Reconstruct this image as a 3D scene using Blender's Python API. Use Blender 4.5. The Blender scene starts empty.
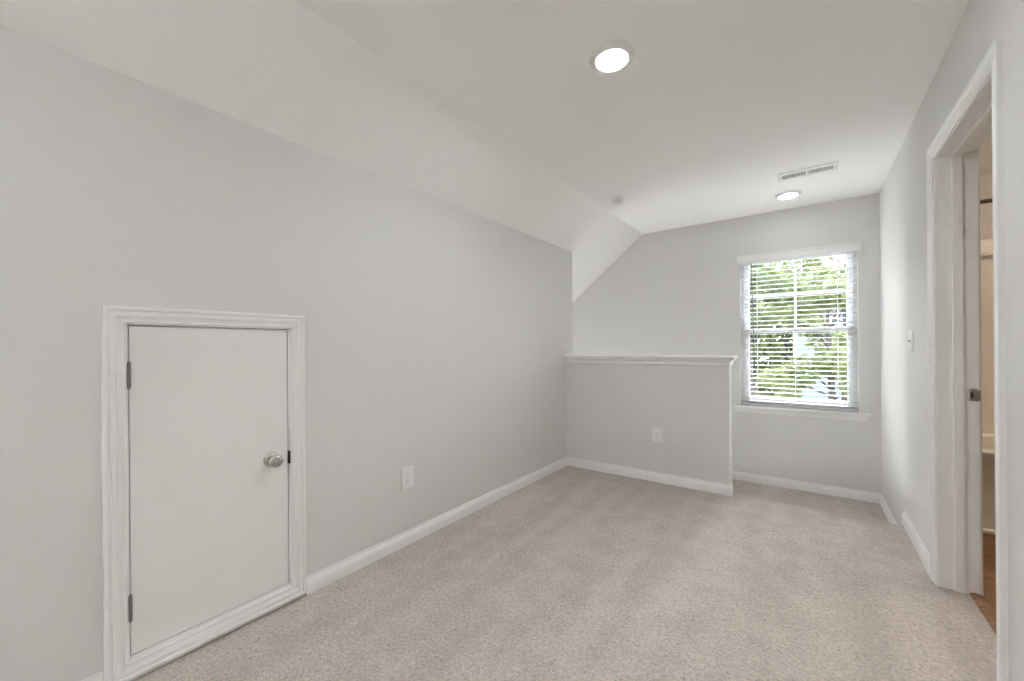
import bpy, math, random
from mathutils import Vector, Matrix

random.seed(7)
SC = bpy.context.scene
COL = SC.collection

# ------------------------------------------------------------------ measured room
L, R = -1.915, 0.494            # left knee wall, right wall
Y0 = -2.30                      # wall behind the camera
YH, YK = 3.497, 3.637           # half wall front / back face
YB = 4.588                      # back wall with the window
C = 2.44                        # ceiling
XS, ZK = -1.512, 2.120          # ceiling/slope line, knee wall top
XE = -0.495                     # end of the half wall
S = 0.185                       # stair riser
YE = 3.575                      # edge of the upper floor
SL = (C - ZK) / (XS - L)        # roof slope
F, CY, TH, ROLL, PITCH, H = 402.19, 346.95, 0.6347, -0.0076, 0.0009, 1.1591

# ------------------------------------------------------------------ camera
cam = bpy.data.cameras.new('camera')
cam.sensor_width = 36.0
cam.lens = F / 1024 * 36.0
cam.shift_y = (CY - 340.5) / 1024
cam.clip_start = 0.02
cam_o = bpy.data.objects.new('camera', cam)
COL.objects.link(cam_o)
cam_o.matrix_world = (Matrix.Translation((0, 0, H)) @ Matrix.Rotation(TH, 4, 'Z')
                      @ Matrix.Rotation(math.pi / 2 + PITCH, 4, 'X') @ Matrix.Rotation(ROLL, 4, 'Z'))
SC.camera = cam_o

# ------------------------------------------------------------------ sky, sun, exposure
world = bpy.data.worlds.new('sky')
SC.world = world
world.use_nodes = True
wn = world.node_tree
wn.nodes.clear()
sky = wn.nodes.new('ShaderNodeTexSky')
sky.sky_type = 'NISHITA'
sky.sun_disc = False
sky.sun_elevation = math.radians(38)
sky.sun_rotation = math.radians(0)
sky.air_density = 1.0
sky.dust_density = 2.5
bg = wn.nodes.new('ShaderNodeBackground')
bg.inputs['Strength'].default_value = 3.0
wo = wn.nodes.new('ShaderNodeOutputWorld')
bw = wn.nodes.new('ShaderNodeRGBToBW')            # hazy overcast: most of the blue taken out
wn.links.new(sky.outputs[0], bw.inputs[0])
wx = wn.nodes.new('ShaderNodeMix'); wx.data_type = 'RGBA'
wx.inputs[0].default_value = 0.82
wn.links.new(sky.outputs[0], wx.inputs[6])
wn.links.new(bw.outputs[0], wx.inputs[7])
wn.links.new(wx.outputs[2], bg.inputs[0])
wn.links.new(bg.outputs[0], wo.inputs[0])

LAMP, LAMP_FAR, FILL_UP, FILL_STAIR = 236.0, 28.0, 308.0, 16.5     # lamp radiance: near disc, dimmed far disc, added fill uplight, added stair panel
SC.view_settings.view_transform = 'Standard'
SC.view_settings.look = 'None'
SC.view_settings.exposure = 0.30
SC.view_settings.gamma = 1.0
SC.view_settings.use_curve_mapping = False
SC.cycles.max_bounces = 14
SC.cycles.diffuse_bounces = 10
SC.cycles.glossy_bounces = 4
SC.cycles.transparent_max_bounces = 12
SC.cycles.sample_clamp_indirect = 60.0
SC.cycles.use_denoising = True
SC.cycles.denoising_prefilter = 'ACCURATE'
SC.cycles.use_adaptive_sampling = False

# sampling portal in the window opening (gives off no light of its own)
pl = bpy.data.lights.new('window_portal', 'AREA')
pl.shape = 'RECTANGLE'
pl.size, pl.size_y = 0.90, 1.45
pl.cycles.is_portal = True
po = bpy.data.objects.new('window_portal', pl)
COL.objects.link(po)
po.location = (-0.097, YB + 0.165, 1.285)
po.rotation_euler = (math.radians(-90), 0, 0)


# ------------------------------------------------------------------ materials
def mat(name, col, rough=0.6, metal=0.0, spec=0.5):
    m = bpy.data.materials.new(name)
    m.use_nodes = True
    b = m.node_tree.nodes['Principled BSDF']
    b.inputs['Base Color'].default_value = (*col, 1)
    b.inputs['Roughness'].default_value = rough
    b.inputs['Metallic'].default_value = metal
    b.inputs['Specular IOR Level'].default_value = spec
    return m


def nd(m, t, **kw):
    n = m.node_tree.nodes.new(t)
    for k, v in kw.items():
        if hasattr(n, k):
            setattr(n, k, v)
        else:
            n.inputs[k].default_value = v
    return n


def lk(m, a, b):
    m.node_tree.links.new(a, b)


def bsdf(m):
    return m.node_tree.nodes['Principled BSDF']


def objco(m, scale=(1, 1, 1)):
    t = nd(m, 'ShaderNodeTexCoord')
    mp = nd(m, 'ShaderNodeMapping')
    mp.inputs['Scale'].default_value = scale
    lk(m, t.outputs['Object'], mp.inputs['Vector'])
    return mp.outputs['Vector']


def bump(m, height, strength, dist):
    b = nd(m, 'ShaderNodeBump')
    b.inputs['Strength'].default_value = strength
    b.inputs['Distance'].default_value = dist
    lk(m, height, b.inputs['Height'])
    lk(m, b.outputs['Normal'], bsdf(m).inputs['Normal'])


def painted(name, col, rough, scale=260.0, amount=0.10, spec=0.35):
    m = mat(name, col, rough, 0, spec)
    n = nd(m, 'ShaderNodeTexNoise')
    n.inputs['Scale'].default_value = scale
    n.inputs['Detail'].default_value = 3
    lk(m, objco(m), n.inputs['Vector'])
    bump(m, n.outputs['Fac'], amount, 0.001)
    return m


def carpet_mat():
    m = mat('beige carpet', (0.5, 0.44, 0.39), 1.0, 0, 0.05)
    b = bsdf(m)
    b.inputs['Sheen Weight'].default_value = 0.2
    b.inputs['Sheen Roughness'].default_value = 0.6
    v = objco(m)
    n1 = nd(m, 'ShaderNodeTexNoise'); n1.inputs['Scale'].default_value = 165; n1.inputs['Detail'].default_value = 3
    n1.inputs['Roughness'].default_value = 0.6; n1.inputs['Distortion'].default_value = 0.6
    n2 = nd(m, 'ShaderNodeTexNoise'); n2.inputs['Scale'].default_value = 74; n2.inputs['Detail'].default_value = 2
    n2.inputs['Distortion'].default_value = 0.8
    n3 = nd(m, 'ShaderNodeTexNoise'); n3.inputs['Scale'].default_value = 7; n3.inputs['Detail'].default_value = 3
    n4 = nd(m, 'ShaderNodeTexNoise'); n4.inputs['Scale'].default_value = 1.0; n4.inputs['Detail'].default_value = 1
    for n in (n1, n3):
        lk(m, v, n.inputs['Vector'])
    lk(m, objco(m, (1.0, 1.2, 1.0)), n2.inputs['Vector'])
    lk(m, objco(m, (6.0, 0.7, 1.0)), n4.inputs['Vector'])
    hm = nd(m, 'ShaderNodeMath', operation='MULTIPLY_ADD')          # tufts gathered into clumps
    lk(m, n2.outputs['Fac'], hm.inputs[0]); hm.inputs[1].default_value = 0.55
    h1 = nd(m, 'ShaderNodeMath', operation='MULTIPLY'); h1.inputs[1].default_value = 0.45
    lk(m, n1.outputs['Fac'], h1.inputs[0]); lk(m, h1.outputs[0], hm.inputs[2])
    r = nd(m, 'ShaderNodeValToRGB')
    e = r.color_ramp.elements
    e[0].position, e[0].color = 0.30, (0.24, 0.207, 0.182, 1)
    e[1].position, e[1].color = 0.64, (0.69, 0.622, 0.57, 1)
    k = e.new(0.43); k.color = (0.475, 0.420, 0.375, 1)
    k = e.new(0.50); k.color = (0.525, 0.465, 0.418, 1)
    lk(m, hm.outputs[0], r.inputs['Fac'])
    mx = nd(m, 'ShaderNodeMix', data_type='RGBA', blend_type='MULTIPLY')
    mx.inputs[0].default_value = 1.0
    r3 = nd(m, 'ShaderNodeValToRGB')
    r3.color_ramp.elements[0].position, r3.color_ramp.elements[0].color = 0.40, (0.85, 0.845, 0.84, 1)
    r3.color_ramp.elements[1].position, r3.color_ramp.elements[1].color = 0.58, (1, 1, 1, 1)
    ad = nd(m, 'ShaderNodeMath', operation='ADD')
    hf = nd(m, 'ShaderNodeMath', operation='MULTIPLY'); hf.inputs[1].default_value = 0.5
    lk(m, n3.outputs['Fac'], ad.inputs[0]); lk(m, n4.outputs['Fac'], ad.inputs[1])
    lk(m, ad.outputs[0], hf.inputs[0]); lk(m, hf.outputs[0], r3.inputs['Fac'])
    lk(m, r.outputs['Color'], mx.inputs[6]); lk(m, r3.outputs['Color'], mx.inputs[7])
    lk(m, mx.outputs[2], b.inputs['Base Color'])
    bump(m, hm.outputs[0], 1.0, 0.010)
    return m


def wood_mat():
    m = mat('brown wood plank', (0.2, 0.1, 0.05), 0.45)
    v = objco(m, (1, 1, 1))
    br = nd(m, 'ShaderNodeTexBrick')
    br.inputs['Scale'].default_value = 1.0
    br.inputs['Brick Width'].default_value = 1.2
    br.inputs['Row Height'].default_value = 0.15
    br.inputs['Mortar Size'].default_value = 0.0015
    br.inputs['Color1'].default_value = (0.34, 0.19, 0.10, 1)
    br.inputs['Color2'].default_value = (0.20, 0.11, 0.055, 1)
    br.inputs['Mortar'].default_value = (0.04, 0.02, 0.01, 1)
    lk(m, v, br.inputs['Vector'])
    w = nd(m, 'ShaderNodeTexNoise'); w.inputs['Scale'].default_value = 6; w.inputs['Detail'].default_value = 6
    lk(m, objco(m, (1.0, 9.0, 1.0)), w.inputs['Vector'])
    r = nd(m, 'ShaderNodeValToRGB')
    r.color_ramp.elements[0].position, r.color_ramp.elements[0].color = 0.35, (0.45, 0.45, 0.45, 1)
    r.color_ramp.elements[1].position, r.color_ramp.elements[1].color = 0.65, (1.3, 1.25, 1.2, 1)
    lk(m, w.outputs['Fac'], r.inputs['Fac'])
    mx = nd(m, 'ShaderNodeMix', data_type='RGBA', blend_type='MULTIPLY')
    mx.inputs[0].default_value = 1.0
    lk(m, br.outputs['Color'], mx.inputs[6]); lk(m, r.outputs['Color'], mx.inputs[7])
    lk(m, mx.outputs[2], bsdf(m).inputs['Base Color'])
    return m


def noisy(name, c1, c2, scale, rough=0.9, stretch=(1, 1, 1)):
    m = mat(name, c1, rough, 0, 0.2)
    n = nd(m, 'ShaderNodeTexNoise'); n.inputs['Scale'].default_value = scale; n.inputs['Detail'].default_value = 5
    lk(m, objco(m, stretch), n.inputs['Vector'])
    r = nd(m, 'ShaderNodeValToRGB')
    r.color_ramp.elements[0].position, r.color_ramp.elements[0].color = 0.35, (*c1, 1)
    r.color_ramp.elements[1].position, r.color_ramp.elements[1].color = 0.65, (*c2, 1)
    lk(m, n.outputs['Fac'], r.inputs['Fac'])
    lk(m, r.outputs['Color'], bsdf(m).inputs['Base Color'])
    return m


def leaf_mat(name, c1, c2):
    m = noisy(name, c1, c2, 1.6, 0.6)
    t = nd(m, 'ShaderNodeBsdfTranslucent')
    mx = nd(m, 'ShaderNodeMixShader'); mx.inputs[0].default_value = 0.4
    out = m.node_tree.nodes['Material Output']
    cr = bsdf(m).inputs['Base Color'].links[0].from_socket
    lk(m, cr, t.inputs['Color'])
    lk(m, bsdf(m).outputs[0], mx.inputs[1]); lk(m, t.outputs[0], mx.inputs[2])
    lk(m, mx.outputs[0], out.inputs['Surface'])
    return m


def glass_mat():
    m = bpy.data.materials.new('window glass')
    m.use_nodes = True
    nt = m.node_tree; nt.nodes.clear()
    o = nt.nodes.new('ShaderNodeOutputMaterial')
    tr = nt.nodes.new('ShaderNodeBsdfTransparent'); tr.inputs[0].default_value = (0.95, 0.97, 0.97, 1)
    gl = nt.nodes.new('ShaderNodeBsdfGlossy'); gl.inputs['Roughness'].default_value = 0.02
    fr = nt.nodes.new('ShaderNodeFresnel'); fr.inputs[0].default_value = 1.35
    mx = nt.nodes.new('ShaderNodeMixShader')
    nt.links.new(fr.outputs[0], mx.inputs[0]); nt.links.new(tr.outputs[0], mx.inputs[1])
    nt.links.new(gl.outputs[0], mx.inputs[2]); nt.links.new(mx.outputs[0], o.inputs[0])
    return m


def emit_mat(name, col, st):
    m = mat(name, (0.9, 0.9, 0.9), 0.5)
    bsdf(m).inputs['Emission Color'].default_value = (*col, 1)
    bsdf(m).inputs['Emission Strength'].default_value = st
    return m


M_WALL = painted('greige wall paint', (0.695, 0.687, 0.672), 0.75)
M_CEIL = painted('white ceiling paint', (0.91, 0.905, 0.893), 0.9, 180, 0.15)
M_TRIM = mat('white trim paint', (0.815, 0.81, 0.797), 0.38)
M_DOOR = painted('white door paint', (0.80, 0.793, 0.775), 0.45, 120, 0.04, 0.5)
M_CARPET = carpet_mat()
M_WOOD = wood_mat()
M_NICKEL = mat('brushed nickel', (0.52, 0.51, 0.49), 0.17, 1.0)
M_HINGE = mat('aged nickel hinge', (0.27, 0.265, 0.255), 0.42, 1.0)
M_DARK = mat('dark latch metal', (0.03, 0.03, 0.03), 0.5, 0.6)
M_PLASTIC = painted('white plastic', (0.80, 0.797, 0.785), 0.35, 60, 0.02, 0.5)
M_SLOT = mat('dark slot', (0.05, 0.05, 0.05), 0.7)
M_VINYL = painted('white vinyl', (0.76, 0.765, 0.78), 0.35, 60, 0.02, 0.5)
M_BLIND = painted('white blind slat', (0.62, 0.625, 0.645), 0.42, 60, 0.02, 0.5)
M_WAND = mat('smoky wand plastic', (0.16, 0.16, 0.16), 0.3)
M_GLASS = glass_mat()
M_ACRYL = painted('cream tub acrylic', (0.78, 0.73, 0.66), 0.25, 30, 0.01)
M_BRONZE = mat('dark bronze rod', (0.11, 0.085, 0.065), 0.35, 0.8)
M_BATHWALL = painted('beige bathroom paint', (0.70, 0.655, 0.60), 0.75)
M_LENS, M_LENS_FAR, M_FILL_UP, M_FILL_STAIR = [emit_mat('lamp lens', (0.962, 1.0, 1.045), q) for q in (LAMP, LAMP_FAR, FILL_UP, FILL_STAIR)]  # last two belong to the added fill lights
M_FILL_BATH = emit_mat('bathroom fill lens', (1.0, 0.87, 0.73), 55.0)
M_BARK = noisy('grey brown bark', (0.075, 0.062, 0.066), (0.14, 0.12, 0.125), 5, 0.9, (3, 3, 0.6))
M_LEAF = [leaf_mat('mid green leaf', (0.10, 0.145, 0.06), (0.165, 0.21, 0.095)),
          leaf_mat('light green leaf', (0.18, 0.225, 0.10), (0.245, 0.28, 0.145)),
          leaf_mat('deep green leaf', (0.06, 0.095, 0.045), (0.105, 0.145, 0.07))]
M_GRASS = noisy('grass ground', (0.12, 0.15, 0.07), (0.26, 0.235, 0.17), 0.35)
M_SIDING = noisy('pale blue siding', (0.30, 0.37, 0.43), (0.34, 0.41, 0.47), 2.0, 0.7, (0.1, 0.1, 6))
M_ROOF = noisy('grey roof shingle', (0.18, 0.18, 0.19), (0.27, 0.27, 0.28), 8)


# ------------------------------------------------------------------ mesh builder
class MB:
    def __init__(self):
        self.v, self.f, self.mi = [], [], []

    def add(self, vs, fs, mi=0):
        o = len(self.v)
        self.v += [tuple(p) for p in vs]
        self.f += [tuple(i + o for i in f) for f in fs]
        self.mi += [mi] * len(fs)
        return self

    def box(self, x0, x1, y0, y1, z0, z1, mi=0):
        vs = [(x, y, z) for z in (z0, z1) for y in (y0, y1) for x in (x0, x1)]
        return self.add(vs, [(0, 2, 3, 1), (4, 5, 7, 6), (0, 1, 5, 4), (2, 6, 7, 3), (0, 4, 6, 2), (1, 3, 7, 5)], mi)

    def bbox(self, x0, x1, y0, y1, z0, z1, c, mi=0):
        """box with chamfered edges"""
        import bmesh
        bm = bmesh.new()
        bmesh.ops.create_cube(bm, size=1.0)
        for v in bm.verts:
            v.co = Vector(((x0 + x1) / 2 + v.co.x * (x1 - x0), (y0 + y1) / 2 + v.co.y * (y1 - y0),
                           (z0 + z1) / 2 + v.co.z * (z1 - z0)))
        bmesh.ops.bevel(bm, geom=list(bm.edges), offset=c, segments=2, profile=0.5, affect='EDGES')
        bm.verts.index_update()
        self.add([v.co[:] for v in bm.verts], [[v.index for v in f.verts] for f in bm.faces], mi)
        bm.free()
        return self

    def prism(self, poly, a0, a1, axis, mi=0):
        """polygon extruded along axis; poly holds the two other coordinates in x<y<z order"""
        def p(q, a):
            return {'x': (a, q[0], q[1]), 'y': (q[0], a, q[1]), 'z': (q[0], q[1], a)}[axis]
        n = len(poly)
        vs = [p(q, a0) for q in poly] + [p(q, a1) for q in poly]
        fs = [tuple(range(n))[::-1], tuple(range(n, 2 * n))]
        fs += [(i, (i + 1) % n, n + (i + 1) % n, n + i) for i in range(n)]
        return self.add(vs, fs, mi)

    def lathe(self, prof, seg=32, org=(0, 0, 0), axis='z', mi=0, sx=1.0):
        """profile of (radius, height) turned about an axis through org"""
        vs, fs = [], []
        for (r, h) in prof:
            for k in range(seg):
                a = 2 * math.pi * k / seg
                u, w = r * math.cos(a), r * math.sin(a)
                q = {'z': (u, w, h), 'x': (h, u, w), 'y': (w, h, u)}[axis]
                vs.append((org[0] + q[0], org[1] + q[1], org[2] + q[2]))
        for i in range(len(prof) - 1):
            for k in range(seg):
                k2 = (k + 1) % seg
                fs.append((i * seg + k, i * seg + k2, (i + 1) * seg + k2, (i + 1) * seg + k))
        if prof[0][0] > 1e-6:
            fs.append(tuple(range(seg))[::-1])
        if prof[-1][0] > 1e-6:
            o = (len(prof) - 1) * seg
            fs.append(tuple(range(o, o + seg)))
        return self.add(vs, fs, mi)

    def tube(self, pts, r, seg=8, mi=0):
        rr = r if isinstance(r, (list, tuple)) else [r] * len(pts)
        vs, fs = [], []
        P = [Vector(p) for p in pts]
        for i, p in enumerate(P):
            d = (P[min(i + 1, len(P) - 1)] - P[max(i - 1, 0)]).normalized()
            a = Vector((1, 0, 0)) if abs(d.x) < 0.8 else Vector((0, 1, 0))
            u = d.cross(a).normalized(); w = d.cross(u)
            for k in range(seg):
                t = 2 * math.pi * k / seg
                vs.append(p + rr[i] * (math.cos(t) * u + math.sin(t) * w))
        for i in range(len(P) - 1):
            for k in range(seg):
                k2 = (k + 1) % seg
                fs.append((i * seg + k, i * seg + k2, (i + 1) * seg + k2, (i + 1) * seg + k))
        fs.append(tuple(range(seg))[::-1])
        fs.append(tuple(range((len(P) - 1) * seg, len(P) * seg)))
        return self.add(vs, fs, mi)

    def sweep(self, path, prof, to3, closed=False, mi=0):
        """casing profile (w from the outer edge inward, h off the wall) mitred along a 2D path whose inner side is
        to the LEFT of travel; to3(a, b, h) maps to space"""
        n = len(path)
        rings = []
        for i in range(n):
            p = Vector(path[i])
            def nrm(a, b):
                d = (Vector(b) - Vector(a)).normalized()
                return Vector((-d.y, d.x))
            if closed or 0 < i < n - 1:
                n1 = nrm(path[i - 1], path[i]); n2 = nrm(path[i], path[(i + 1) % n])
                m = (n1 + n2); m = m / (1 + n1.dot(n2))
            elif i == 0:
                m = nrm(path[0], path[1])
            else:
                m = nrm(path[-2], path[-1])
            rings.append([to3(p.x + m.x * w, p.y + m.y * w, h) for (w, h) in prof])
        k = len(prof)
        vs = [q for r in rings for q in r]
        fs = []
        for i in range(n if closed else n - 1):
            j = (i + 1) % n
            for t in range(k):
                t2 = (t + 1) % k
                fs.append((i * k + t, i * k + t2, j * k + t2, j * k + t))
        if not closed:
            fs.append(tuple(range(k))[::-1]); fs.append(tuple(range((n - 1) * k, n * k)))
        return self.add(vs, fs, mi)

    def build(self, name, m, parent=None, smooth=None, loc=None):
        import bmesh
        me = bpy.data.meshes.new(name)
        me.from_pydata(self.v, [], self.f)
        bm = bmesh.new(); bm.from_mesh(me)
        bmesh.ops.recalc_face_normals(bm, faces=bm.faces)
        bm.to_mesh(me); bm.free()
        for q in (m if isinstance(m, (list, tuple)) else [m]):
            me.materials.append(q)
        for p, i in zip(me.polygons, self.mi):
            p.material_index = i
        if smooth:
            me.polygons.foreach_set('use_smooth', [True] * len(me.polygons))
            me.set_sharp_from_angle(angle=math.radians(smooth))
        o = bpy.data.objects.new(name, me)
        COL.objects.link(o)
        if parent:
            o.parent = parent
        if loc:
            o.location = loc
        return o


def tag(o, label, cat, group=None, kind=None):
    o['label'] = label
    o['category'] = cat
    if group:
        o['group'] = group
    if kind:
        o['kind'] = kind
    return o


def thing(name, label, cat, loc, group=None, kind=None, rz=0.0):
    o = bpy.data.objects.new(name, None)
    o.empty_display_size = 0.05
    COL.objects.link(o)
    o.location = loc
    o.rotation_euler = (0, 0, rz)
    return tag(o, label, cat, group, kind)


def struct(name, mb, m, label, cat, smooth=None):
    return tag(mb.build(name, m, None, smooth), label, cat, None, 'structure')


def dup(root, loc, label=None):
    r = root.copy(); COL.objects.link(r); r.location = loc
    if label:
        r['label'] = label
    for ch in list(root.children):
        c = ch.copy(); COL.objects.link(c); c.parent = r
        for g in list(ch.children):
            d = g.copy(); COL.objects.link(d); d.parent = c
    return r


# ------------------------------------------------------------------ room shell
XR2 = 2.75                      # far side of the bathroom
WX0, WX1, WZ0, WZ1 = -0.545, 0.352, 0.548, 2.043       # window opening
DY0, DY1, DZ1 = 1.981, 2.755, 2.046                    # doorway in the right wall (rough, to jamb faces)
AY0, AY1, AZ0, AZ1 = 0.336, 0.873, 0.088, 1.249        # access door opening in the knee wall
JT = 0.019
TR = 0.136                      # right wall thickness

struct('floor', MB().box(L - 0.25, R, Y0 - 0.1, YH, -0.25, 0.0).prism([(YH, -0.25), (YE, -0.25)] + [(YE - 0.03 + 0.03 * math.cos(q), -0.03 + 0.03 * math.sin(q)) for q in [k * math.pi / 16 for k in range(9)]] + [(YH, 0.0)], XE, R, 'x')
       .box(R, R + 0.112, DY0 - JT, DY1 + JT, -0.25, 0.0), M_CARPET,
       'beige carpeted floor of the loft ending at a step before the window', 'floor')
struct('floor_landing', MB().box(XE - 0.35, R + 0.02, YE, YB + 0.02, -0.5, -S), M_CARPET,
       'sunken strip of beige carpet one step down below the window', 'floor')
stair = MB()
for k in range(1, 11):
    stair.box(XE - 0.35 - 0.254 * k, XE - 0.35 - 0.254 * (k - 1), YK, YB, -2.9, -S * (k + 1))
struct('stairs', stair, M_CARPET, 'carpeted stairs going down behind the half wall', 'stairs')

wl = MB()
T = 0.115
wl.box(L - T, L, Y0, AY0 - JT, -0.1, ZK).box(L - T, L, AY1 + JT, YK, -0.1, ZK)
wl.box(L - T, L, AY0 - JT, AY1 + JT, AZ1 + JT, ZK).box(L - T, L, AY0 - JT, AY1 + JT, -0.1, AZ0 - JT)
wl.prism([(L - T, ZK), (L, ZK), (L, ZK + 0.02), (L - T, ZK - T * SL)], Y0, YK, 'y')
struct('wall_left', wl, M_WALL, 'long grey knee wall on the left with the small access door', 'wall')

xo = -3.45
zo = C - (XS - xo) * SL
struct('ceiling_slope', MB().prism([(XS + 0.001, C), (XS + 0.12, C + 0.14), (xo, zo + 0.16), (xo, zo)], Y0 - 0.1, YB + 0.1, 'y'),
       M_CEIL, 'sloped pale ceiling rising from the left knee wall to the flat ceiling', 'ceiling')
struct('ceiling', MB().box(XS, XR2 + 0.1, Y0 - 0.1, YB + 0.1, C, C + 0.14), M_CEIL,
       'flat pale ceiling with recessed lights and a vent', 'ceiling')

wr = MB()
wr.box(R, R + TR, Y0, DY0 - JT, -0.2, C).box(R, R + TR, DY1 + JT, YB, -0.5, C).box(R, R + TR, DY0 - JT, DY1 + JT, DZ1 + JT, C)
struct('wall_right', wr, M_WALL, 'grey wall on the right with the open doorway', 'wall')

BT = 0.165
wb = MB()
wb.box(xo - 0.1, WX0, YB, YB + BT, -3.0, C).box(WX1, XR2 + 0.1, YB, YB + BT, -3.0, C)
wb.box(WX0, WX1, YB, YB + BT, -3.0, WZ0).box(WX0, WX1, YB, YB + BT, WZ1, C)
struct('wall_back', wb, M_WALL, 'far grey end wall with the window', 'wall')
struct('wall_near', MB().box(xo, XR2 + 0.1, Y0 - 0.115, Y0, -0.2, C), M_WALL,
       'grey wall closing the loft behind the viewer', 'wall')
# stairwell front wall behind / below the half wall
struct('wall_half', MB().box(L, XE, YH, YK, -0.02, 1.06).box(xo, XE, YH, YK, -3.0, -0.02), M_WALL,
       'low grey half wall guarding the stairwell', 'wall')
struct('wall_stairwell', MB().prism([(xo, -0.02), (L - T, -0.02), (L - T, C - (XS - L + T) * SL), (xo, zo)], YH, YK, 'y'), M_WALL,
       'grey stairwell wall hidden behind the left knee wall', 'wall')
struct('wall_stairwell_end', MB().box(xo - 0.115, xo, YH, YB + BT, -3.0, zo + 0.05), M_WALL, 'grey end wall of the stairwell on the left', 'wall')
struct('floor_stairwell', MB().box(xo, XE, YH, YB, -3.1, -2.95), M_CARPET, 'carpeted floor at the foot of the stairs', 'floor')

# half wall cap: board over a cove moulding, both returned round the end
cap = MB()
cap.bbox(L, XE + 0.040, YH - 0.036, YK + 0.036, 1.058, 1.077, 0.004)
cove = [(0, 0.0), (0, 0.010), (0.007, 0.0115), (0.010, 0.009), (0.018, 0.0095), (0.026, 0.012), (0.034, 0.018), (0.040, 0.0255), (0.044, 0.0265), (0.0455, 0.0225), (0.0535, 0.0225), (0.0535, 0.0)]
# profile runs from the bottom (w = 0) upward; follow front face, end face, back face
rings = []
for (ax, ay, dx, dy) in ((L, YH, 0, -1), (XE, YH, 1, -1), (XE, YK, 1, 1), (L, YK, 0, 1)):
    rings.append([(ax + dx * h, ay + dy * h, 1.0045 + w) for (w, h) in cove])
k = len(cove)
fs = []
for i in range(3):
    for t in range(k):
        fs.append((i * k + t, i * k + (t + 1) % k, (i + 1) * k + (t + 1) % k, (i + 1) * k + t))
fs += [tuple(range(k)), tuple(range(3 * k, 4 * k))[::-1]]
cap.add([q for r in rings for q in r], fs)
struct('trim_1', cap, M_TRIM, 'white moulded cap along the top of the half wall', 'trim', 35)

# baseboards
BB = [(0, 0), (0.014, 0), (0.014, 0.053), (0.0132, 0.056), (0.0060, 0.069), (0.0045, 0.073), (0.0040, 0.083), (0, 0.083)]


def base(name, pts, label, z=0.0):
    """baseboard mitred along plan points, room side to the LEFT of travel"""
    mb = MB()
    prof = [(h, w) for (h, w) in BB]
    mb.sweep(pts, prof, lambda a, b, h: (a, b, z + h))
    return struct(name, mb, M_TRIM, label, 'baseboard', 30)


base('baseboard_left', [(L, YH), (L, 0.945)], 'white baseboard along the left wall beyond the small door')
base('baseboard_left_near', [(L, 0.270), (L, Y0)], 'short white baseboard left of the small access door')
base('baseboard_half', [(XE, YE), (XE, YH), (L + 0.013, YH)], 'white baseboard along the foot of the half wall')
base('baseboard_right', [(R, DY1 + 0.0685), (R, YE + 0.02)], 'white baseboard between the doorway and the step')
base('baseboard_right_near', [(R, Y0), (R, DY0 - 0.0685)], 'white baseboard on the right wall nearest the viewer')
base('baseboard_landing', [(R, YE), (R, YB), (XE - 0.35, YB)], 'white baseboard around the sunken landing below the window', -S)
base('baseboard_near', [(L + 0.013, Y0), (R - 0.013, Y0)], 'white baseboard on the wall behind the viewer')
sk = MB()
z1 = -S
z2 = -S - 2.5 * S / 0.254
XF = XE - 0.35
sk.prism([(XF - 2.5, z2), (XF, z1 - 0.02), (XF, z1 + 0.083), (XF - 0.03, z1 + 0.083), (XF - 2.5, z2 + 0.11)], YB - 0.013, YB, 'y')
struct('trim_2', sk, M_TRIM, 'white skirt board following the stairs down', 'trim')

# ------------------------------------------------------------------ casing profile (w from the outer edge inward, h off the wall)
CAS = [(0, 0), (0, 0.0150), (0.003, 0.0172), (0.0125, 0.0172), (0.0150, 0.0128), (0.0185, 0.0124), (0.0215, 0.0152),
       (0.0330, 0.0142), (0.0375, 0.0108), (0.0430, 0.0104), (0.0455, 0.0085), (0.0490, 0.0088), (0.0520, 0.0116),
       (0.0570, 0.0108), (0.0600, 0.0068), (0.0635, 0.0060), (0.0635, 0)]

# ------------------------------------------------------------------ small access door
d1 = thing('door_1', 'small white access door low in the left wall with nickel knob', 'door', (L, 0.6, 0.0), None, 'structure')
cz = MB()
oy0, oy1, oz0, oz1 = 0.270 - 0.6, 0.9425 - 0.6, 0.016, 1.313
cz.sweep([(oy0, oz0), (oy1, oz0), (oy1, oz1), (oy0, oz1)], CAS, lambda a, b, h: (h, a, b), True)
cz.build('casing', M_TRIM, d1, 30)
jb = MB()
a0, a1 = AY0 - 0.6, AY1 - 0.6
for (p, q, r_, s_) in ((a0 - JT, a0, AZ0 - JT, AZ1 + JT), (a1, a1 + JT, AZ0 - JT, AZ1 + JT)):
    jb.box(-T, 0.001, p, q, r_, s_)
jb.box(-T, 0.001, a0, a1, AZ0 - JT, AZ0).box(-T, 0.001, a0, a1, AZ1, AZ1 + JT)
jb.box(-0.060, -0.038, a0, a1, AZ0, AZ0 + 0.02).box(-0.060, -0.038, a0, a1, AZ1 - 0.02, AZ1)
jb.box(-0.060, -0.038, a0, a0 + 0.02, AZ0, AZ1).box(-0.060, -0.038, a1 - 0.02, a1, AZ0, AZ1)
jb.box(-0.115, -0.100, a0, a1, AZ0, AZ1)
jb.build('jamb', M_TRIM, d1)
MB().bbox(-0.036, -0.001, a0 + 0.0028, a1 - 0.0035, AZ0 + 0.003, AZ1 - 0.0038, 0.0012).build('door_slab', M_DOOR, d1)
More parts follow.
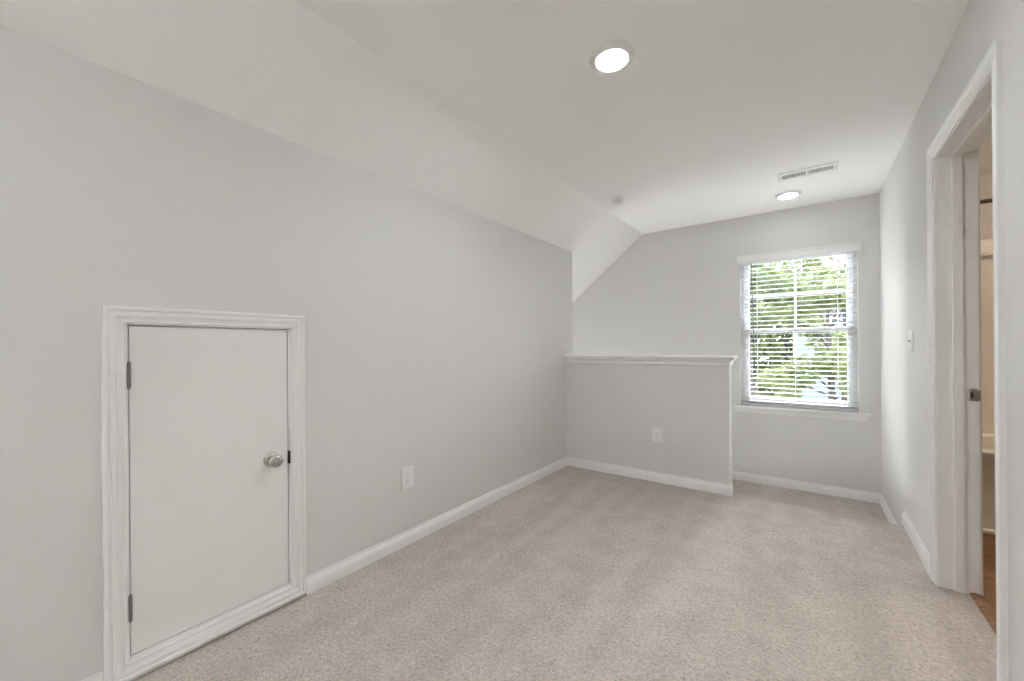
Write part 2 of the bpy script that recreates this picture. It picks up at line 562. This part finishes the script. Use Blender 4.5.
for (zc) in (1.0715, 0.259):
    hg = MB()
    yk = a0 + 0.001
    for j in range(3):
        hg.lathe([(0.0045, 0), (0.0055, 0.001), (0.0055, 0.0278), (0.0045, 0.0288)], 14, (0.0065, yk, zc - 0.044 + j * 0.0296))
    hg.lathe([(0.003, -0.004), (0.005, -0.0005)], 12, (0.0065, yk, zc - 0.044)).lathe([(0.005, 0.0885), (0.003, 0.092)], 12, (0.0065, yk, zc - 0.044))
    hg.box(-0.002, 0.0015, yk - 0.007, yk, zc - 0.044, zc + 0.044).box(-0.002, 0.0012, yk, yk + 0.006, zc - 0.044, zc + 0.044)
    hg.build('hinge', M_HINGE, d1, 40)
ky, kz = 0.800 - 0.6, 0.672
kn = MB()
kn.lathe([(0.0325, -0.001), (0.0325, 0.003), (0.030, 0.0065), (0.021, 0.0095), (0.0135, 0.012), (0.0115, 0.018), (0.0115, 0.027),
          (0.0155, 0.031), (0.0225, 0.0345), (0.0268, 0.040), (0.0280, 0.047), (0.0265, 0.0545), (0.0215, 0.0605),
          (0.0130, 0.0640), (0.0, 0.0648)], 40, (0, ky, kz), 'x')
kn.build('door_knob', M_NICKEL, d1, 30)
lt = MB()
lt.box(-0.030, 0.0004, a1 - 0.0030, a1 - 0.0004, kz - 0.036, kz + 0.024).bbox(-0.004, 0.0105, a1 - 0.003, a1 + 0.0035, kz - 0.034, kz + 0.022, 0.001)
lt.build('latch_plate', M_DARK, d1)

# ------------------------------------------------------------------ doorway to the bathroom
d2 = thing('door_2', 'tall white cased doorway in the right wall opening to the bathroom', 'door', (R, 2.4, 0.0), None, 'structure')
b0, b1 = DY0 - 2.4, DY1 - 2.4
for side, hx in (('near', 0), ('far', 1)):
    cs = MB()
    x0 = 0.0 if hx == 0 else TR
    sg = -1 if hx == 0 else 1
    rv = 0.005
    w = 0.0635
    po_ = [(b0 - rv - w, 0.0), (b0 - rv - w, DZ1 + rv + w), (b1 + rv + w, DZ1 + rv + w), (b1 + rv + w, 0.0)]
    cs.sweep([(p[0], p[1]) for p in po_][::-1], CAS, lambda a, b, h, x0=x0, sg=sg: (x0 + sg * h, a, b))
    cs.build('casing', M_TRIM, d2, 30)
jm = MB()
jm.box(-0.001, TR + 0.001, b0 - JT, b0, -0.02, DZ1 + JT).box(-0.001, TR + 0.001, b1, b1 + JT, -0.02, DZ1 + JT)
jm.box(-0.001, TR + 0.001, b0, b1, DZ1, DZ1 + JT)
jm.build('jamb', M_TRIM, d2)
ds = MB()
sx0, sx1 = 0.055, 0.087
ds.box(sx0, sx1, b0, b0 + 0.011, 0, DZ1).box(sx0, sx1, b1 - 0.011, b1, 0, DZ1).box(sx0, sx1, b0 + 0.011, b1 - 0.011, DZ1 - 0.011, DZ1)
ds.build('door_stop', M_TRIM, d2)
sp = MB()
sp.bbox(0.099, 0.132, b1 - 0.0025, b1 + 0.001, 0.895, 0.952, 0.001)
sp.tube([(0.131, b1 - 0.0012, 0.9215 - 0.022), (0.1365, b1 + 0.001, 0.9215 - 0.022)], 0.0012)
sp.prism([(0.131, b1 - 0.0025), (0.138, b1 - 0.0014), (0.1425, b1 + 0.004), (0.1415, b1 + 0.0045), (0.137, b1 + 0.001), (0.131, b1 - 0.0005)],
         0.898, 0.945, 'z')
so = sp.build('strike_plate', M_NICKEL, d2, 30)
MB().box(0.108, 0.118, b1 - 0.0030, b1 - 0.002, 0.908, 0.935).build('strike_hole', M_SLOT, so)
th = MB()
th.prism([(0.100, 0.0), (0.104, 0.007), (0.118, 0.010), (0.136, 0.008), (0.148, 0.002), (0.148, -0.01), (0.100, -0.01)], b0, b1, 'y')
th.build('threshold', M_WOOD, d2)

# ------------------------------------------------------------------ window with vinyl double-hung sashes
w1 = thing('window_1', 'white vinyl double-hung window in the end wall behind blinds', 'window', (-0.0965, YB, 0.0), None, 'structure')
u0, u1 = WX0 + 0.0965, WX1 + 0.0965
fr = MB()
fy0, fy1 = 0.078, 0.150
ft = 0.030
fr.box(u0, u0 + ft, fy0, fy1, WZ0 + 0.02, WZ1).box(u1 - ft, u1, fy0, fy1, WZ0 + 0.02, WZ1)
fr.box(u0 + ft, u1 - ft, fy0, fy1, WZ1 - ft, WZ1).box(u0 + ft, u1 - ft, fy0, fy1, WZ0 + 0.02, WZ0 + 0.02 + ft)
fr.build('window_frame', M_VINYL, w1)
zm = 1.303


def sash(name, z0, z1, y0, y1, grid):
    s = MB()
    a, b = u0 + ft, u1 - ft
    st = 0.040
    for q in ((a, a + st, z0, z1), (b - st, b, z0, z1), (a + st, b - st, z1 - st * 1.05, z1), (a + st, b - st, z0, z0 + st * 1.05)):
        s.bbox(q[0], q[1], y0, y1, q[2], q[3], 0.003)
    o = s.build(name, M_VINYL, w1)
    ym = (y0 + y1) / 2
    if grid:
        g = MB()
        g.bbox(-0.010, 0.010, ym - 0.008, ym + 0.008, z0 + 0.03, z1 - 0.03, 0.002)
        zc = (z0 + z1) / 2
        g.bbox(a + 0.02, -0.010, ym - 0.008, ym + 0.008, zc - 0.010, zc + 0.010, 0.002)
        g.bbox(0.010, b - 0.02, ym - 0.008, ym + 0.008, zc - 0.010, zc + 0.010, 0.002)
        g.build('muntin', M_VINYL, o)
    MB().box(a + st - 0.004, b - st + 0.004, ym - 0.002, ym + 0.002, z0 + st - 0.004, z1 - st + 0.004).build('glass', M_GLASS, o)
    return o


sash('upper_sash', zm - 0.02, WZ1 - ft, 0.116, 0.146, True)
sash('lower_sash', WZ0 + 0.05, zm + 0.022, 0.082, 0.112, False)
sl = MB()
sl.bbox(-0.610 + 0.0965, 0.424 + 0.0965, -0.042, 0.0, WZ0, WZ0 + 0.020, 0.005)
sl.box(u0, u1, -0.002, 0.080, WZ0, WZ0 + 0.0198)
sl.build('window_sill', M_TRIM, w1, 40)
ap = MB()
ap.prism([(-0.0, WZ0 - 0.050), (-0.010, WZ0 - 0.048), (-0.012, WZ0 - 0.030), (-0.013, WZ0 - 0.012), (-0.018, WZ0 - 0.006), (-0.018, WZ0), (0, WZ0)],
         -0.592 + 0.0965, 0.404 + 0.0965, 'x')
ap.build('apron', M_TRIM, w1)

# ------------------------------------------------------------------ blind
bl = thing('window_blind', 'white two-inch slatted blind hanging open in the window', 'blind', (-0.0965, YB, 0.0))
sm = MB()
zt, zb = 1.966, 0.616
N = 32
hw = 0.025
for i in range(N):
    z = zb + (zt - zb) * i / (N - 1)
    prof = []
    for j in range(7):
        t = -1 + 2 * j / 6
        prof.append((0.038 + hw * t, z + 0.0022 * (1 - t * t) - 0.0012 * t))
    poly = prof + [(y, zz - 0.0028) for (y, zz) in prof[::-1]]
    sm.prism(poly, u0 + 0.006, u1 - 0.006, 'x')
sm.build('slats', M_BLIND, bl, 40)
hr = MB()
hr.bbox(u0 + 0.003, u1 - 0.003, 0.014, 0.064, 1.992, 2.040, 0.002)
hr.build('headrail', M_BLIND, bl)
va = MB()
vp = [(0, 1.970), (0, 1.973), (-0.004, 1.978), (-0.007, 1.984), (-0.007, 2.018), (-0.013, 2.034), (-0.014, 2.044), (0.006, 2.044), (0.008, 1.970)]
vx0, vx1 = -0.566 + 0.0965, 0.371 + 0.0965
va.prism([(y - 0.020, z) for (y, z) in vp], vx0, vx1, 'x')
for xa in (vx0, vx1 - 0.010):
    va.box(xa, xa + 0.010, -0.015, -0.0005, 1.968, 2.034)
va.build('valance', M_TRIM, bl)
MB().bbox(u0 + 0.006, u1 - 0.006, 0.013, 0.063, 0.5735, 0.5925, 0.003).build('bottom_rail', M_BLIND, bl)
for xc in (-0.403, -0.099, 0.214):
    ld = MB()
    for yy in (0.0115, 0.0645):
        ld.tube([(xc + 0.0965, yy, 0.588), (xc + 0.0965, yy, 1.965)], 0.0014, 6)
    ld.tube([(xc + 0.0965 + 0.004, 0.038, 0.588), (xc + 0.0965 + 0.004, 0.038, 1.965)], 0.0010, 6)
    ld.build('ladder_cord', M_BLIND, bl)
wd = MB()
wd.tube([(-0.448 + 0.0965, 0.002, 1.965), (-0.446 + 0.0965, -0.002, 1.940), (-0.420 + 0.0965, -0.010, 0.875)], 0.0042, 8)
wd.tube([(-0.420 + 0.0965, -0.010, 0.875), (-0.4195 + 0.0965, -0.010, 0.86)], [0.0042, 0.0030], 8)
wd.build('tilt_wand', M_WAND, bl, 40)

# ------------------------------------------------------------------ recessed ceiling lights
def ceiling_light(label, loc, lens):
    t = thing('ceiling_light', label, 'ceiling light', loc, 'recessed disc lights in the loft ceiling')
    tr = MB()
    tr.lathe([(0.098, 0.0), (0.098, -0.003), (0.095, -0.0055), (0.086, -0.012), (0.0715, -0.0185), (0.0685, -0.0185), (0.0680, -0.010), (0.0680, 0.0)], 64)
    tr.build('trim_ring', M_PLASTIC, t, 35)
    le = MB()
    le.lathe([(0.0680, -0.0145), (0.0675, -0.0165), (0.055, -0.0178), (0.030, -0.0186), (0.0, -0.0188)], 64)
    le.build('lens', lens, t, 40)
    return t


ceiling_light('large bright disc light in the ceiling nearest the viewer, above the open carpet', (-0.690, 1.698, C), M_LENS)
ceiling_light('farther bright disc light in the ceiling in front of the window', (-0.130, 4.140, C), M_LENS_FAR)

# added fill lights, both unseen: uplight behind the camera, panel low in the stairwell
fl = thing('fill_uplight', 'added white fill uplight on a stand, unseen behind the viewer', 'added fill light', (-1.0, -1.6, 0.0))
MB().lathe([(0.13, 0.0), (0.13, 0.012), (0.12, 0.02), (0.02, 0.03)], 40).build('base', M_PLASTIC, fl, 35)
MB().lathe([(0.012, 0.025), (0.012, 1.70)], 20).build('pole', M_NICKEL, fl, 35)
MB().lathe([(0.012, 1.69), (0.05, 1.70), (0.11, 1.74), (0.145, 1.80), (0.141, 1.80), (0.106, 1.745), (0.05, 1.706), (0.0, 1.704)], 40).build('fill_shade', M_PLASTIC, fl, 35)
MB().lathe([(0.10, 1.755), (0.06, 1.765), (0.0, 1.768)], 40).build('fill_disc', M_FILL_UP, fl, 35)
sl2 = thing('stair_fill', 'added square fill panel, unseen low on the end wall of the stairwell', 'wall light', (xo, 4.05, -0.80))
MB().bbox(0.0, 0.05, -0.42, 0.42, -0.42, 0.42, 0.006).build('housing', M_PLASTIC, sl2)
MB().bbox(0.046, 0.056, -0.39, 0.39, -0.39, 0.39, 0.003).build('lens', M_FILL_STAIR, sl2)

# ------------------------------------------------------------------ ceiling vent
vt = thing('air_vent', 'white two-bank ceiling vent near the far disc light', 'vent', (0.002, 3.694, C))
fm = MB()
A, B, g0, g1 = 0.176, 0.083, 0.150, 0.042
for (p, q, r_, s_) in ((-A, -g0, -B, B), (g0, A, -B, B), (-g0, g0, -B, -g1), (-g0, g0, g1, B), (-0.008, 0.008, -g1, g1)):
    fm.box(p, q, r_, s_, -0.006, 0.0)
fm.prism([(-A, 0), (-A - 0.004, 0), (-A, -0.006)], -B, B, 'y').prism([(A, 0), (A + 0.004, 0), (A, -0.006)], -B, B, 'y')
fm.prism([(-B, 0), (-B - 0.004, 0), (-B, -0.006)], -A, A, 'x').prism([(B, 0), (B + 0.004, 0), (B, -0.006)], -A, A, 'x')
fm.build('frame', M_PLASTIC, vt)
MB().box(-g0, g0, -g1, g1, -0.0008, 0.0).build('duct_opening', M_SLOT, vt)
lv = MB()
for bank, sgn in ((-1, -1), (1, 1)):
    for i in range(15):
        x = bank * (0.0135 + i * 0.0094)
        lv.prism([(x, -0.0055), (x + 0.0012, -0.0055), (x + 0.0012 - sgn * 0.005, -0.0009), (x - sgn * 0.005, -0.0009)], -g1, g1, 'y')
lv.build('louvers', M_PLASTIC, vt)
for xx in (-0.163, 0.163):
    MB().lathe([(0.0035, -0.006), (0.0032, -0.0072), (0, -0.0074)], 12, (xx, 0.0, 0.0)).build('screw', M_HINGE, vt)

# ------------------------------------------------------------------ smoke detector
sd = thing('smoke_detector', 'small round white smoke detector on the ceiling beside the slope', 'smoke detector', (-1.325, 3.358, C))
MB().lathe([(0.053, 0.0), (0.053, -0.007), (0.051, -0.009), (0.048, -0.0095)], 40).build('base_plate', M_PLASTIC, sd, 35)
sb = MB()
sb.lathe([(0.049, -0.0095), (0.0505, -0.012), (0.0505, -0.021), (0.048, -0.026), (0.041, -0.0285)], 40)
sb.lathe([(0.036, -0.0285), (0.035, -0.033), (0.030, -0.036), (0.0, -0.037)], 40)
sb.build('housing', M_PLASTIC, sd, 35)
MB().lathe([(0.041, -0.0284), (0.036, -0.0287)], 40).build('sensor_slot', M_SLOT, sd)


# ------------------------------------------------------------------ outlets and switch (built facing +x, in the plane x = 0)
def cover(w, h, holes=None):
    mb = MB()
    mb.prism([(-w / 2, -h / 2), (w / 2, -h / 2), (w / 2, h / 2), (-w / 2, h / 2)], 0, 0.0025, 'x')
    c = 0.005
    vs = [(0.0025, s * w / 2, t * h / 2) for s, t in ((-1, -1), (1, -1), (1, 1), (-1, 1))]
    vs += [(0.0060, s * (w / 2 - c), t * (h / 2 - c)) for s, t in ((-1, -1), (1, -1), (1, 1), (-1, 1))]
    mb.add(vs, [(0, 1, 5, 4), (1, 2, 6, 5), (2, 3, 7, 6), (3, 0, 4, 7), (4, 5, 6, 7)])
    return mb


def outlet(label, loc, rz, w, h):
    t = thing('wall_outlet', label, 'outlet', loc, 'duplex wall outlets', None, rz)
    cover(w, h).build('cover_plate', M_PLASTIC, t)
    for s in (-1, 1):
        zc = s * 0.0195
        poly = []
        for k in range(28):
            a = 2 * math.pi * k / 28
            poly.append((0.0168 * math.cos(a), zc + max(-0.0135, min(0.0135, 0.0168 * math.sin(a)))))
        r = MB().prism(poly, 0.0058, 0.0072, 'x').build('receptacle', M_PLASTIC, t)
        sl_ = MB()
        sl_.box(0.0070, 0.0075, -0.0075, -0.0053, zc + 0.0002, zc + 0.0086).box(0.0070, 0.0075, 0.0053, 0.0075, zc + 0.0012, zc + 0.0080)
        sl_.lathe([(0.0026, 0.0070), (0.0026, 0.0075)], 12, (0, 0, zc - 0.0068), 'x')
        sl_.build('slots', M_SLOT, r)
    MB().lathe([(0.0034, 0.0058), (0.0032, 0.0070), (0.0, 0.0074)], 14, (0, 0, 0), 'x').build('screw', M_PLASTIC, t)
    return t


outlet('white duplex outlet on the long left wall above the baseboard', (L, 1.546, 0.391), 0, 0.090, 0.130)
outlet('white duplex outlet low on the half wall', (-1.044, YH, 0.396), -math.pi / 2, 0.082, 0.118)
sw = thing('light_switch', 'white two-gang light switch on the right wall before the doorway', 'light switch', (R, 3.325, 1.176), None, None, math.pi)
cover(0.124, 0.122).build('cover_plate', M_PLASTIC, sw)
for s in (-1, 1):
    yc = s * 0.023
    tg = MB()
    tg.bbox(0.0055, 0.0070, yc - 0.0055, yc + 0.0055, -0.0125, 0.0125, 0.0004)
    tg.prism([(0.006, -0.004), (0.006, 0.006), (0.0165, 0.0115), (0.0175, 0.0060)], yc - 0.0040, yc + 0.0040, 'y')
    tg.build('toggle', M_PLASTIC, sw)
    for zz in (-0.030, 0.030):
        MB().lathe([(0.0032, 0.0058), (0.0030, 0.0068), (0, 0.0071)], 12, (0, yc, zz), 'x').build('screw', M_PLASTIC, sw)

# ------------------------------------------------------------------ bathroom beyond the doorway
BX0 = R + TR
TY = 3.700
struct('floor_bathroom', MB().box(R + 0.112, XR2, 1.0, YB, -0.25, -0.004), M_WOOD,
       'brown wood plank floor seen through the doorway', 'floor')
struct('wall_bathroom', MB().box(XR2, XR2 + 0.1, 1.0, YB, -0.2, C).box(BX0, XR2 + 0.1, 0.9, 1.0, -0.2, C), M_BATHWALL,
       'beige bathroom wall beyond the doorway', 'wall')
struct('wall_bathroom_far', MB().box(BX0, XR2, YB - 0.012, YB, -0.2, C), M_BATHWALL, 'beige painted wall over the tub', 'wall')
struct('wall_bathroom_side', MB().box(BX0, BX0 + 0.009, 2.90, YB - 0.012, 0, C), M_BATHWALL, 'beige painted bathroom side of the doorway wall', 'wall')
tb = thing('bathtub', 'cream alcove bathtub seen through the doorway', 'bathtub', (BX0 + 0.010, TY, 0.0))
tw, td, tz = 1.53, 0.86, 0.50
ta = MB()
ta.prism([(0.012, 0.0), (-0.008, 0.0), (-0.008, 0.018), (0.010, 0.026), (0.014, 0.075), (0.020, 0.10), (0.018, tz - 0.05), (0.004, tz - 0.032),
          (0.0, tz - 0.02), (0.0, tz - 0.006), (0.006, tz), (0.10, tz), (0.13, tz - 0.03), (0.17, 0.14), (0.15, 0.10), (0.06, 0.0)], 0, tw, 'x')
ta.prism([(td, 0), (td, tz), (td - 0.09, tz), (td - 0.12, tz - 0.03), (td - 0.16, 0.14), (td - 0.14, 0.1), (td - 0.06, 0.0)], 0, tw, 'x')
ta.box(0, tw, 0.06, td - 0.06, 0.08, 0.14)
ta.box(0, 0.10, 0.06, td - 0.06, 0.12, tz).box(tw - 0.14, tw, 0.06, td - 0.06, 0.12, tz)
ta.build('tub_body', M_ACRYL, tb, 40)
ts = thing('tub_surround', 'cream tub surround panels with a shelf ledge above the bathtub', 'surround', (BX0 + 0.010, TY, tz))
tp = MB()
tp.box(0.02, tw, td - 0.028, td - 0.002, 0.0, 1.31).box(0, 0.02, 0.02, td - 0.002, 0.0, 1.44)
tp.build('wall_panel', M_ACRYL, ts)
sh = MB()
sh.prism([(td - 0.070, 1.310), (td - 0.075, 1.318), (td - 0.070, 1.330), (td - 0.040, 1.336), (td - 0.036, 1.430), (td - 0.030, 1.44), (td - 0.002, 1.44), (td - 0.002, 1.310)], 0.02, tw, 'x')
sh.build('shelf', M_ACRYL, ts)
sr = thing('shower_rod', 'dark shower curtain rod high over the bathtub', 'shower rod', (BX0 + 0.010, TY + 0.02, 2.035))
MB().tube([(0.006, 0, 0), (XR2 - BX0 - 0.016, 0, 0)], 0.0125, 16).build('rod', M_BRONZE, sr, 40)
for xx, sg in ((0.0, 1), (XR2 - BX0 - 0.010, -1)):
    MB().lathe([(0.034, 0.0), (0.034, sg * 0.004), (0.020, sg * 0.010), (0.015, sg * 0.022), (0.0125, sg * 0.024)], 24, (xx, 0, 0), 'x').build('flange', M_BRONZE, sr, 35)
bt = thing('bathroom_fill', 'added round warm fill light on the bathroom ceiling, out of view', 'ceiling light', (1.45, 3.25, C))  # added out of view to brighten the bathroom
MB().lathe([(0.14, 0.0), (0.14, -0.02), (0.132, -0.024)], 40).build('base_plate', M_PLASTIC, bt, 35)
MB().lathe([(0.132, -0.022), (0.125, -0.05), (0.09, -0.075), (0.0, -0.085)], 40).build('lens', M_FILL_BATH, bt, 40)

# ------------------------------------------------------------------ outdoors
GZ = -2.95
gm = MB()
nx, ny = 24, 30
gv, gf = [], []
for j in range(ny + 1):
    for i in range(nx + 1):
        x = -40 + 80 * i / nx; y = YB + 0.6 + 85 * (j / ny) ** 1.4
        gv.append((x, y, GZ + 0.25 * math.sin(x * 0.31 + 1) * math.cos(y * 0.23) + max(0, y - 30) * 0.02))
for j in range(ny):
    for i in range(nx):
        a = j * (nx + 1) + i
        gf.append((a, a + 1, a + nx + 2, a + nx + 1))
struct('ground', gm.add(gv, gf), M_GRASS, 'grassy and sandy ground outside the window', 'ground', 60)


def foliage(n, blobs, size, rnd):
    mb = MB()
    for _ in range(n):
        c, r = rnd.choice(blobs)
        while True:
            d = Vector((rnd.uniform(-1, 1), rnd.uniform(-1, 1), rnd.uniform(-1, 1)))
            if 0.15 < d.length < 1:
                break
        d = d.normalized() * (d.length ** 0.5)
        p = Vector(c) + Vector((d.x * r[0], d.y * r[1], d.z * r[2]))
        nrm = (d + Vector((rnd.uniform(-.8, .8), rnd.uniform(-.8, .8), rnd.uniform(-.2, 1.0)))).normalized()
        a = nrm.cross(Vector((rnd.uniform(-1, 1), rnd.uniform(-1, 1), rnd.uniform(-1, 1)))).normalized()
        b = nrm.cross(a)
        s = size * rnd.uniform(0.6, 1.3)
        mb.add([p - a * s, p - b * s * 0.5 + nrm * s * 0.12, p + a * s, p + b * s * 0.5 + nrm * s * 0.12], [(0, 1, 2, 3)])
    return mb


def make_tree(kind, h, crown, rnd, leaves, lm, loc, label, group, name='tree'):
    t = thing(name, label, kind, loc, group)
    tr = MB()
    lean = (rnd.uniform(-.3, .3), rnd.uniform(-.3, .3))
    pts = [(lean[0] * s, lean[1] * s, h * 0.92 * s - 0.1) for s in (0, .25, .5, .75, 1)]
    tr.tube(pts, [0.17, 0.14, 0.115, 0.08, 0.03], 9)
    blobs = []
    for k in range(11):
        s = rnd.uniform(*crown)
        a = rnd.uniform(0, 6.283)
        rr = rnd.uniform(0.5, 1.9) * (1.15 - 0.6 * abs(s - 0.6))
        base_ = Vector((lean[0] * s * .8, lean[1] * s * .8, h * s * 0.8))
        tip = Vector((lean[0] * s + rr * math.cos(a), lean[1] * s + rr * math.sin(a), h * s + 0.3))
        tr.tube([base_, (base_ + tip) / 2 + Vector((0, 0, 0.1)), tip], [0.05, 0.035, 0.012], 6)
        blobs.append((tip, (rnd.uniform(.6, 1.05), rnd.uniform(.6, 1.05), rnd.uniform(.4, .75))))
    blobs.append(((lean[0], lean[1], h), (0.8, 0.8, 0.7)))
    tr.build('trunk', M_BARK, t, 50)
    foliage(leaves, blobs, 0.20, rnd).build('foliage', lm, t)
    return t


rnd = random.Random(21)
GRP = 'trees outside the window'
protos = [make_tree('tree', 8.0, (.28, .95), rnd, 2600, M_LEAF[0], (-1.9, 19.5, GZ), 'mid green leafy tree outside the window, behind the left panes', GRP),
          make_tree('tree', 7.0, (.3, .95), rnd, 2400, M_LEAF[1], (0.9, 22.5, GZ), 'light green leafy tree outside the window, behind the right panes', GRP),
          make_tree('tree', 8.8, (.35, .95), rnd, 2600, M_LEAF[2], (-3.6, 27.0, GZ), 'deep green leafy tree outside, standing behind the nearer trees at left', GRP)]
spots = [(5.6, 17.0, 1), (6.2, 30.0, 2), (-8.0, 18.5, 1), (10.5, 21.5, 0), (-12.5, 23.5, 0), (-9.0, 31.5, 1), (11.5, 32.0, 2),
         (15.5, 26.0, 1), (-14.5, 32.0, 2)]
for i, (x, y, k) in enumerate(spots):
    t = dup(protos[k], (x, y, GZ), 'leafy tree outside, standing off to one side of the window view')
    t.rotation_euler.z = rnd.uniform(0, 6.28)
    s = rnd.uniform(0.85, 1.15) 
    t.scale = (s, s, s)

tl = thing('tree_line', 'dense green belt of woodland along the horizon outside the window', 'woodland', (0.0, 41.0, GZ), None, 'stuff')
blobs = []
st_ = MB()
for k in range(90):
    x = -24 + 48 * k / 89 + rnd.uniform(-.4, .4); y = rnd.uniform(-3.5, 3.5); top = rnd.uniform(9.5, 13.5) if not 1.3 < x < 3.9 else rnd.uniform(6.0, 7.2)
    st_.tube([(x, y, -.1), (x + rnd.uniform(-.4, .4), y, top * .9)], [.16, .05], 6)
    for z in (1.0, 2.6, 4.2, 5.8, 7.4, 9.0, 10.6, 12.2):
        if z < top:
            blobs.append(((x + rnd.uniform(-.8, .8), y + rnd.uniform(-.6, .6), z), (1.1, 1.0, 1.1)))
st_.build('trunks', M_BARK, tl)
foliage(36000, blobs, 0.36, rnd).build('foliage', M_LEAF[1], tl)

bare = thing('bare_tree', 'thin bare tree against the white sky at the upper right pane', 'tree', (1.42, 26.0, GZ), GRP)
bt_ = MB()
bt_.tube([(0, 0, -.1), (0.1, 0, 4), (0.05, 0, 7), (0.3, 0, 10.5)], [0.15, 0.11, 0.08, 0.02], 8)
for k in range(22):
    z = rnd.uniform(4.0, 9.6); a = rnd.uniform(0, 6.28); l = rnd.uniform(.7, 1.7)
    e = Vector((0.1 + l * math.cos(a), l * math.sin(a), z + l * 0.9))
    bt_.tube([(0.1, 0, z), (Vector((0.1, 0, z)) + e) / 2 + Vector((0, 0, -.08)), e], [0.035, 0.022, 0.007], 5)
bt_.build('trunk', M_BARK, bare, 50)

SGRP = 'shrubs under the trees outside the window'
sh0 = []
for k in range(2):
    t = thing('shrub', 'leafy shrub low among the trees outside the window', 'shrub', (0, 0, GZ), SGRP)
    bl_ = [((rnd.uniform(-.9, .9), rnd.uniform(-.6, .6), rnd.uniform(.35, 1.6)), (.65, .6, .5)) for _ in range(9)]
    st_ = MB()
    for q, _ in bl_:
        st_.tube([(0, 0, -.1), (q[0] * .5, q[1] * .5, q[2] * .6), q], [.03, .02, .008], 5)
    st_.build('stem', M_BARK, t)
    foliage(1500, bl_, 0.16, rnd).build('foliage', M_LEAF[1 if k else 0], t)
    sh0.append(t)
sspots = [(-3.4, 14.5), (-0.5, 15.5), (2.6, 14.0), (-1.2, 25.5), (3.2, 20.0), (-5.4, 24.5), (4.4, 24.5), (-6.0, 15.2), (8.2, 15.5),
          (-3.6, 30.5), (7.6, 26.0), (-9.0, 13.5)]
for i, (x, y) in enumerate(sspots):
    t = sh0[i] if i < 2 else dup(sh0[i % 2], (0, 0, 0))
    t.location = (x, y, GZ)
    t.rotation_euler.z = rnd.uniform(0, 6.28)
    s = rnd.uniform(.85, 1.15)
    t.scale = (s, s, s)

hs = thing('house', 'pale blue house half hidden by trees outside the window', 'house', (0.9, 30.5, GZ))
MB().box(-1.6, 2.6, 0, 5, -0.2, 5.8).build('wall', M_SIDING, hs)
rf = MB()
rf.prism([(-1.9, 5.75), (0.5, 6.7), (2.9, 5.75), (2.9, 5.95), (0.5, 6.9), (-1.9, 5.95)], -0.4, 5.4, 'y')
rf.prism([(-1.6, 5.8), (2.6, 5.8), (0.5, 6.65)], 0.0, 0.1, 'y')
rf.build('roof', M_ROOF, hs)
for xx in (-1.65, 0.1):
    MB().box(xx, xx + 0.18, -0.06, 0.02, -0.1, 5.8).build('corner_post', M_VINYL, hs)
